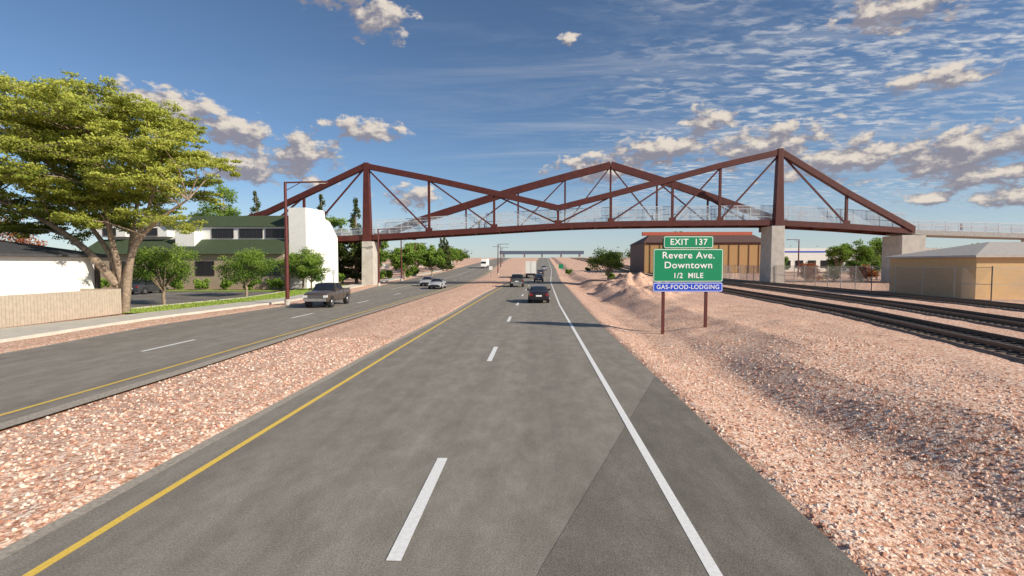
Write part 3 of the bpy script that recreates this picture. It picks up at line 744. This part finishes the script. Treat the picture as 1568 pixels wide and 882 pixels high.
def vehicle(kind,name,x,y,rot,color,rough=.35):
    e=empty(name,(x,y,base(y)+.01),rot)
    pm=simple(name+'_paint',color,rough,var=.02,metal=.3,coat=.6)
    st=ST[kind]; mb=MB(); S=[]
    for (yy,zb_,zl,zr,hw,hr) in st:
        half=[(hw*.9,zb_),(hw,zb_+.16),(hw*1.0,(zb_+zl)/2+.05),(hw*.985,zl-.1),(hw*.93,zl),(hr,zr-.05),(hr*.8,zr),(0,zr+.02)]
        full=half+[(-a,b) for a,b in reversed(half[:-1])]
        S.append([(a,yy,b) for a,b in full])
    n=len(S[0]); b0=len(mb.v)
    for s_ in S: mb.v+=s_
    for i in range(len(S)-1):
        t0,t1=st[i],st[i+1]
        gh=(t0[3]-t0[2]>.25)or(t1[3]-t1[2]>.25)
        slope=abs(t1[3]-t0[3])>.22 and gh
        for k in range(n-1):
            kk=min(k,n-2-k)
            mat=pm
            if kk==4 and gh and not(kind=='pickup' and t0[0]<-.9): mat=M_glass
            if kk>=5 and slope: mat=M_glass
            mb.f.append((b0+i*n+k,b0+i*n+k+1,b0+(i+1)*n+k+1,b0+(i+1)*n+k)); mb.m.append(mb.mi(mat))
        mb.f.append((b0+i*n,b0+(i+1)*n,b0+(i+1)*n+n-1,b0+i*n+n-1)); mb.m.append(mb.mi(M_black))
    mb.f.append(tuple(b0+k for k in range(n))); mb.m.append(mb.mi(pm))
    mb.f.append(tuple(b0+(len(S)-1)*n+k for k in reversed(range(n)))); mb.m.append(mb.mi(pm))
    mb.build('body',e,35)
    L0,L1=st[0][0],st[-1][0]; hw=max(s_[4] for s_ in st)
    mb=MB()
    for i in range(1,len(st)-1):
        t=st[i]
        if t[3]-t[2]>.3:
            for s_ in (-1,1): mb.beam((s_*t[4]*.935,t[0],t[2]),(s_*(t[5]+.01),t[0],t[3]-.04),.05,.07,M_black if i%2 else pm)
    for yy in ((-.9,.05,1.0) if kind!='pickup' else (-.85,.3,1.2)):
        for s_ in (-1,1): mb.box(min(s_*(hw-.02),s_*(hw+.003)),max(s_*(hw-.02),s_*(hw+.003)),yy-.008,yy+.008,.45,.98*st[4][2],M_black)
    wy0,wy1=(L0+.95,L1-.95); wr=.34 if kind=='sedan' else (.37 if kind=='suv' else .42)
    zb1=st[1][1]
    mb.box(-hw*.86,hw*.86,L0-.06,L0+.1,zb1+.05,zb1+.27,M_chrome if kind=='pickup' else pm)
    mb.box(-hw*.86,hw*.86,L1-.1,L1+.06,zb1+.02,zb1+.26,M_chrome if kind=='pickup' else M_black)
    mb.box(-.26,.26,L0-.075,L0-.061,zb1+.3,zb1+.44,M_swhite)
    zt=st[1][2]-.1
    for s_ in (-1,1):
        a,b=sorted((s_*hw*.62,s_*hw*.88))
        if kind=='pickup':
            a,b=sorted((s_*hw*.86,s_*hw*.965)); mb.box(a,b,L0-.03,L0+.1,.85,1.2,M_tail)
            a,b=sorted((s_*hw*.62,s_*hw*.95)); mb.box(a,b,L1-.14,L1+.03,.84,1.02,M_lamp)
        else:
            mb.box(a,b,L0-.012,L0+.12,zt-.17,zt-.03,M_tail)
            mb.box(a,b,L1-.22,L1-.01,.56 if kind=='sedan' else .68,.70 if kind=='sedan' else .84,M_lamp)
        ym=.95 if kind!='pickup' else 1.05
        a,b=sorted((s_*hw*.95,s_*(hw+.2))); mb.box(a,b,ym-.06,ym+.1,st[5][2]+.02,st[5][2]+.2,pm)
    gz=(.45,.62) if kind=='sedan' else ((.55,.75) if kind=='suv' else (.80,1.06))
    mb.box(-hw*.58,hw*.58,L1-.1,L1+.025,gz[0],gz[1],M_black)
    if kind=='pickup':
        for zz in (.86,.93,1.0): mb.box(-hw*.56,hw*.56,L1+.026,L1+.04,zz-.012,zz+.012,M_chrome)
        mb.box(-.84,.84,-2.78,-1.08,1.325,1.35,M_black)
        for s_ in (-1,1): mb.box(min(s_*.87,s_*.97),max(s_*.87,s_*.97),-2.84,-1.0,1.3,1.38,pm)
    mb.build('trim',e)
    mb=MB()
    for yy in (wy0,wy1):
        for s_ in (-1,1):
            mb.tube([(s_*(hw-.25),yy,wr+.03),(s_*(hw+.008),yy,wr+.03)],[wr+.08]*2,22,M_black)
            mb.tube([(s_*(hw-.22),yy,wr),(s_*(hw+.012),yy,wr),(s_*(hw+.03),yy,wr)],[wr,wr,wr*.93],22,M_tyre)
            mb.tube([(s_*hw,yy,wr),(s_*(hw+.036),yy,wr)],[wr*.64]*2,18,M_black)
            for k in range(6):
                a=k*math.pi/3; mb.beam((s_*(hw+.04),yy,wr),(s_*(hw+.04),yy+math.cos(a)*wr*.6,wr+math.sin(a)*wr*.6),.02,.07,M_rim)
            mb.tube([(s_*(hw+.02),yy,wr),(s_*(hw+.05),yy,wr)],[wr*.66,wr*.60],18,M_rim,False)
    mb.build('wheels',e,40)
    return e
vehicle('pickup','pickup_truck',-17.4,42.2,math.pi+.05,(.12,.085,.065))
vehicle('sedan','silver_car',-17.1,81,math.pi,(.55,.56,.58)); vehicle('sedan','silver_car',-13.9,72,math.pi,(.55,.56,.58))
vehicle('sedan','dark_sedan',.3,47.5,0,(.035,.022,.025))
vehicle('pickup','grey_pickup_truck',-2.8,79,0,(.11,.11,.10))
vehicle('sedan','dark_car',.6,101,0,(.06,.06,.07)); vehicle('suv','silver_suv',3.2,190,0,(.4,.4,.42)); vehicle('sedan','dark_car',1.5,150,0,(.05,.05,.06))
vehicle('suv','parked_car',-45.2,57.5,0,(.07,.07,.08))
def boxtruck(x,y,rot,name='white_box_truck'):
    e=empty(name,(x,y,base(y)),rot); mb=MB()
    mb.box(-1.25,1.25,-7.5,1.2,1.15,4.0,M_whitewall); mb.box(-1.0,1.0,-7.4,3.4,.7,1.14,M_black)
    mb.hexa([(-1.15,1.4,.7),(1.15,1.4,.7),(1.15,3.6,.7),(-1.15,3.6,.7)],[(-1.1,1.4,3.1),(1.1,1.4,3.1),(1.1,2.9,3.1),(-1.1,2.9,3.1)],M_whitewall)
    mb.beam((0,3.32,1.95),(0,3.02,2.75),2.0,.03,M_glass)
    for s in (-1,1): mb.box(min(s*1.2,s*1.0),max(s*1.2,s*1.0),-7.56,-7.5,.85,1.1,M_tail)
    mb.box(-.02,.02,-7.53,-7.5,1.2,3.9,M_black); mb.build('body',e,bevel=.03)
    mb=MB()
    for yy in (-6.3,-5.2,2.6):
        for s in (-1,1): mb.tube([(s*.9,yy,.5),(s*1.2,yy,.5)],[.5,.5],18,M_tyre); mb.tube([(s*1.1,yy,.5),(s*1.22,yy,.5)],[.26,.26],12,M_rim)
    mb.build('wheels',e)
boxtruck(-1.1,128,0); boxtruck(-21.5,215,math.pi)

# ------------------------------------------------------------------ people on the bridge
def person(x,y,z,rot,shirt,pants,stride=.25,name='pedestrian'):
    v=[(0,0,.95),(0,0,1.15),(0,0,1.38),(0,0,1.50),(0,.01,1.60),(0,.01,1.72),
       (.1,0,.9),(.11,stride*.5,.5),(.11,stride,.08),(.11,stride+.14,.04),
       (-.1,0,.9),(-.11,-stride*.2,.5),(-.11,-stride,.09),(-.11,-stride+.14,.04),
       (.19,0,1.40),(.25,-.08,1.12),(.25,.05,.90),(.25,.09,.80),(-.19,0,1.40),(-.25,.05,1.12),(-.25,.18,.92),(-.25,.22,.82)]
    ed=[(0,1),(1,2),(2,3),(3,4),(4,5),(0,6),(6,7),(7,8),(8,9),(0,10),(10,11),(11,12),(12,13),(2,14),(14,15),(15,16),(16,17),(2,18),(18,19),(19,20),(20,21)]
    rd=[.14,.13,.15,.055,.09,.08,.09,.06,.045,.035,.09,.06,.045,.035,.06,.042,.033,.028,.06,.042,.033,.028]
    me=bpy.data.meshes.new(name); me.from_pydata(v,ed,[])
    m,nt,b=newmat(name+'_clothes'); tc=N(nt,'ShaderNodeTexCoord'); sp=N(nt,'ShaderNodeSeparateXYZ'); nt.links.new(tc.outputs['Object'],sp.inputs[0])
    dv=N(nt,'ShaderNodeMath',operation='DIVIDE'); nt.links.new(sp.outputs[2],dv.inputs[0]); dv.inputs[1].default_value=1.8
    r=ramp(nt,dv.outputs[0],[(0,(.05,.04,.03)),(.05,pants),(.53,shirt),(.835,(.45,.26,.18)),(.93,(.05,.03,.02))]); nt.nodes[-1].color_ramp.interpolation='CONSTANT'
    nt.links.new(r,b.inputs['Base Color']); me.materials.append(m)
    o=bpy.data.objects.new(name,me); scn.collection.objects.link(o); o.location=(x,y,z); o.rotation_euler[2]=rot
    sk=o.modifiers.new('skin','SKIN')
    for i,rr_ in enumerate(rd): me.skin_vertices[0].data[i].radius=(rr_,rr_)
    me.skin_vertices[0].data[0].use_root=True
    o.modifiers.new('sub','SUBSURF').levels=1; o.modifiers['sub'].render_levels=2
for x,y,rot,s_,p_ in ((-9.3,84.6,1.57,(.6,.5,.2),(.05,.06,.1)),(-8.4,85.2,1.57,(.1,.12,.3),(.04,.04,.05)),(19,85,-1.57,(.05,.05,.06),(.06,.08,.15)),(33.5,84.8,1.57,(.5,.5,.5),(.05,.05,.1)),(69.2,87.0,-1.57,(.5,.10,.07),(.05,.05,.08))):
    person(x,y,zb(x)+.62,rot,s_,p_)

# ------------------------------------------------------------------ world
w=bpy.data.worlds.new('World'); scn.world=w; w.use_nodes=True; nt=w.node_tree; nt.nodes.clear()
try:
    w.cycles.sampling_method='MANUAL'; w.cycles.sample_map_resolution=256
except Exception as ex: print(ex)
out=N(nt,'ShaderNodeOutputWorld'); bg=N(nt,'ShaderNodeBackground'); nt.links.new(bg.outputs[0],out.inputs[0])
sky=N(nt,'ShaderNodeTexSky',sky_type='NISHITA'); sky.sun_disc=False
sky.sun_elevation=math.asin(SUN.z); sky.sun_rotation=math.atan2(SUN.x,SUN.y); sky.air_density=1.0; sky.dust_density=.8; sky.ozone_density=2.0; sky.altitude=1500
STR=.12; bg.inputs[1].default_value=STR
def cumgroup():
    g=bpy.data.node_groups.new('cumulus_field','ShaderNodeTree')
    g.interface.new_socket('Dir',in_out='INPUT',socket_type='NodeSocketVector'); g.interface.new_socket('Density',in_out='OUTPUT',socket_type='NodeSocketFloat')
    gi=g.nodes.new('NodeGroupInput'); go=g.nodes.new('NodeGroupOutput')
    sp=N(g,'ShaderNodeSeparateXYZ'); g.links.new(gi.outputs[0],sp.inputs[0])
    az=N(g,'ShaderNodeMath',operation='ARCTAN2'); g.links.new(sp.outputs[0],az.inputs[0]); g.links.new(sp.outputs[1],az.inputs[1])
    el=N(g,'ShaderNodeMath',operation='ARCSINE'); g.links.new(sp.outputs[2],el.inputs[0])
    cb=N(g,'ShaderNodeCombineXYZ'); g.links.new(az.outputs[0],cb.inputs[0]); g.links.new(el.outputs[0],cb.inputs[1])
    dg=N(g,'ShaderNodeVectorMath',operation='SCALE'); g.links.new(cb.outputs[0],dg.inputs[0]); dg.inputs['Scale'].default_value=180/math.pi
    blobs=[(-35,13.9,4.6,1.8),(-38,14.4,2.5,1.5),(-30,12.5,5,1.6),(-24.2,11.3,3.6,2.2),(-29.3,9.6,6,1.7),(-18.2,14,4.4,1.3),(-16.8,24.6,3.6,2.0),(-20,26,3.5,1.6),(-24,26,3,1.5),(18,14.3,2.8,1.6),(7.5,10.4,6,1.9),(13.5,11.9,6,1.7),(23.5,11.6,6.6,2.2),(31,9.6,8.5,2.1),(38.5,9.4,8.5,2.2),(40,7.2,7,1.2),(36.4,5.6,1.8,.8),(42,5.3,4.8,.8),(34,21.6,5,1.9),(-13.5,7.2,3.4,1.3),(3.5,23.1,1.2,.8),(-23.3,8.4,2,.9),(47,10,6,2.2),(36,15.4,4,1.1)]
    prev=None
    for a,e_,wd,ht in blobs:
        m=N(g,'ShaderNodeVectorMath',operation='MULTIPLY_ADD'); g.links.new(dg.outputs[0],m.inputs[0]); m.inputs[1].default_value=(1/wd,1/ht,0); m.inputs[2].default_value=(-a/wd,-e_/ht,0)
        l=N(g,'ShaderNodeVectorMath',operation='LENGTH'); g.links.new(m.outputs[0],l.inputs[0])
        if prev is None: prev=l.outputs['Value']
        else:
            mn=N(g,'ShaderNodeMath',operation='MINIMUM'); g.links.new(prev,mn.inputs[0]); g.links.new(l.outputs['Value'],mn.inputs[1]); prev=mn.outputs[0]
    mp=N(g,'ShaderNodeVectorMath',operation='MULTIPLY'); g.links.new(dg.outputs[0],mp.inputs[0]); mp.inputs[1].default_value=(.46,.78,1)
    nz=N(g,'ShaderNodeTexNoise'); g.links.new(mp.outputs[0],nz.inputs['Vector']); nz.inputs['Scale'].default_value=1.0; nz.inputs['Detail'].default_value=6; nz.inputs['Roughness'].default_value=.6
    a1=N(g,'ShaderNodeMath',operation='MULTIPLY_ADD'); g.links.new(nz.outputs[0],a1.inputs[0]); a1.inputs[1].default_value=3.4; a1.inputs[2].default_value=-1.7+1.02
    a2=N(g,'ShaderNodeMath',operation='SUBTRACT'); g.links.new(a1.outputs[0],a2.inputs[0]); g.links.new(prev,a2.inputs[1])
    g.links.new(a2.outputs[0],go.inputs[0]); return g
CG=cumgroup()
tc=N(nt,'ShaderNodeTexCoord'); nrm=N(nt,'ShaderNodeVectorMath',operation='NORMALIZE'); nt.links.new(tc.outputs['Generated'],nrm.inputs[0])
D=nrm.outputs[0]
g1=N(nt,'ShaderNodeGroup'); g1.node_tree=CG; nt.links.new(D,g1.inputs[0])
o2=N(nt,'ShaderNodeVectorMath',operation='ADD'); nt.links.new(D,o2.inputs[0]); o2.inputs[1].default_value=(.009,0,.014)
o3=N(nt,'ShaderNodeVectorMath',operation='NORMALIZE'); nt.links.new(o2.outputs[0],o3.inputs[0])
g2=N(nt,'ShaderNodeGroup'); g2.node_tree=CG; nt.links.new(o3.outputs[0],g2.inputs[0])
def mr(src,a,b,c=0,d=1,smooth=True):
    n=N(nt,'ShaderNodeMapRange'); n.interpolation_type='SMOOTHSTEP' if smooth else 'LINEAR'; nt.links.new(src,n.inputs[0])
    for i,v in enumerate((a,b,c,d)): n.inputs[i+1].default_value=v
    return n.outputs[0]
def mt(op,a,b):
    n=N(nt,'ShaderNodeMath',operation=op)
    for i,v in enumerate((a,b)):
        if hasattr(v,'is_output'): nt.links.new(v,n.inputs[i])
        else: n.inputs[i].default_value=v
    return n.outputs[0]
mask=mt('MULTIPLY',mr(g1.outputs[0],0,.55),.95)
diff=mt('SUBTRACT',g1.outputs[0],g2.outputs[0])
lit=mr(diff,-.15,.85)
K=1/STR
def kc(r,g,b): return (r*K,g*K,b*K)
ccol=mixcol(nt,lit,kc(.27,.26,.31),kc(.80,.71,.61))
sp=N(nt,'ShaderNodeSeparateXYZ'); nt.links.new(D,sp.inputs[0])
zz=mt('ADD',mt('MAXIMUM',sp.outputs[2],0.0),.06)
px=mt('DIVIDE',sp.outputs[0],zz); py=mt('DIVIDE',sp.outputs[1],zz)
cb=N(nt,'ShaderNodeCombineXYZ'); nt.links.new(px,cb.inputs[0]); nt.links.new(py,cb.inputs[1])
def wn(scale,rot,sx,sy,det,rough,dist=0):
    mp=N(nt,'ShaderNodeMapping'); nt.links.new(cb.outputs[0],mp.inputs[0]); mp.inputs['Rotation'].default_value=(0,0,R(rot)); mp.inputs['Scale'].default_value=(sx,sy,1)
    n=N(nt,'ShaderNodeTexNoise'); nt.links.new(mp.outputs[0],n.inputs[0]); n.inputs['Scale'].default_value=scale; n.inputs['Detail'].default_value=det; n.inputs['Roughness'].default_value=rough; n.inputs['Distortion'].default_value=dist
    return n.outputs[0]
rip=mr(wn(8,35,1,2.1,4,.6,.3),.42,.68)
reg=mr(wn(.8,20,1,1.5,3,.6,.3),.34,.58)
reg2=mr(px,.0,1.0)
alto=mt('MULTIPLY',mt('MULTIPLY',rip,reg),reg2)
cir=mt('MULTIPLY',mr(wn(1.1,-40,.5,2.2,7,.68,.8),.42,.78),mr(px,-1.2,.7,.06,.7))
high=mt('MAXIMUM',mt('MULTIPLY',alto,.80),mt('MULTIPLY',cir,.5))
high=mt('MULTIPLY',high,mr(sp.outputs[2],.02,.16))
grade=mixcol(nt,1,sky.outputs[0],(.74,.83,.90),'MULTIPLY')
c=mixcol(nt,high,grade,kc(.72,.71,.71))
haze=mr(sp.outputs[2],.0,.16,.5,0)
c=mixcol(nt,haze,c,kc(.60,.64,.67))
c=mixcol(nt,mask,c,ccol)
nt.links.new(c,bg.inputs[0])

sd=bpy.data.lights.new('sun','SUN'); sd.energy=5; sd.angle=R(.5); sd.color=(1,.91,.77)
so=bpy.data.objects.new('sun',sd); scn.collection.objects.link(so); so.rotation_euler=SUN.to_track_quat('Z','Y').to_euler(); so.location=(30,-10,40)

cam=bpy.data.cameras.new('camera'); cam.lens=18; cam.sensor_width=36; cam.clip_end=20000
co=bpy.data.objects.new('camera',cam); scn.collection.objects.link(co); co.location=(0,0,3.5)
co.rotation_euler=(R(90)-math.atan(37/784),0,math.atan(36/784)); scn.camera=co
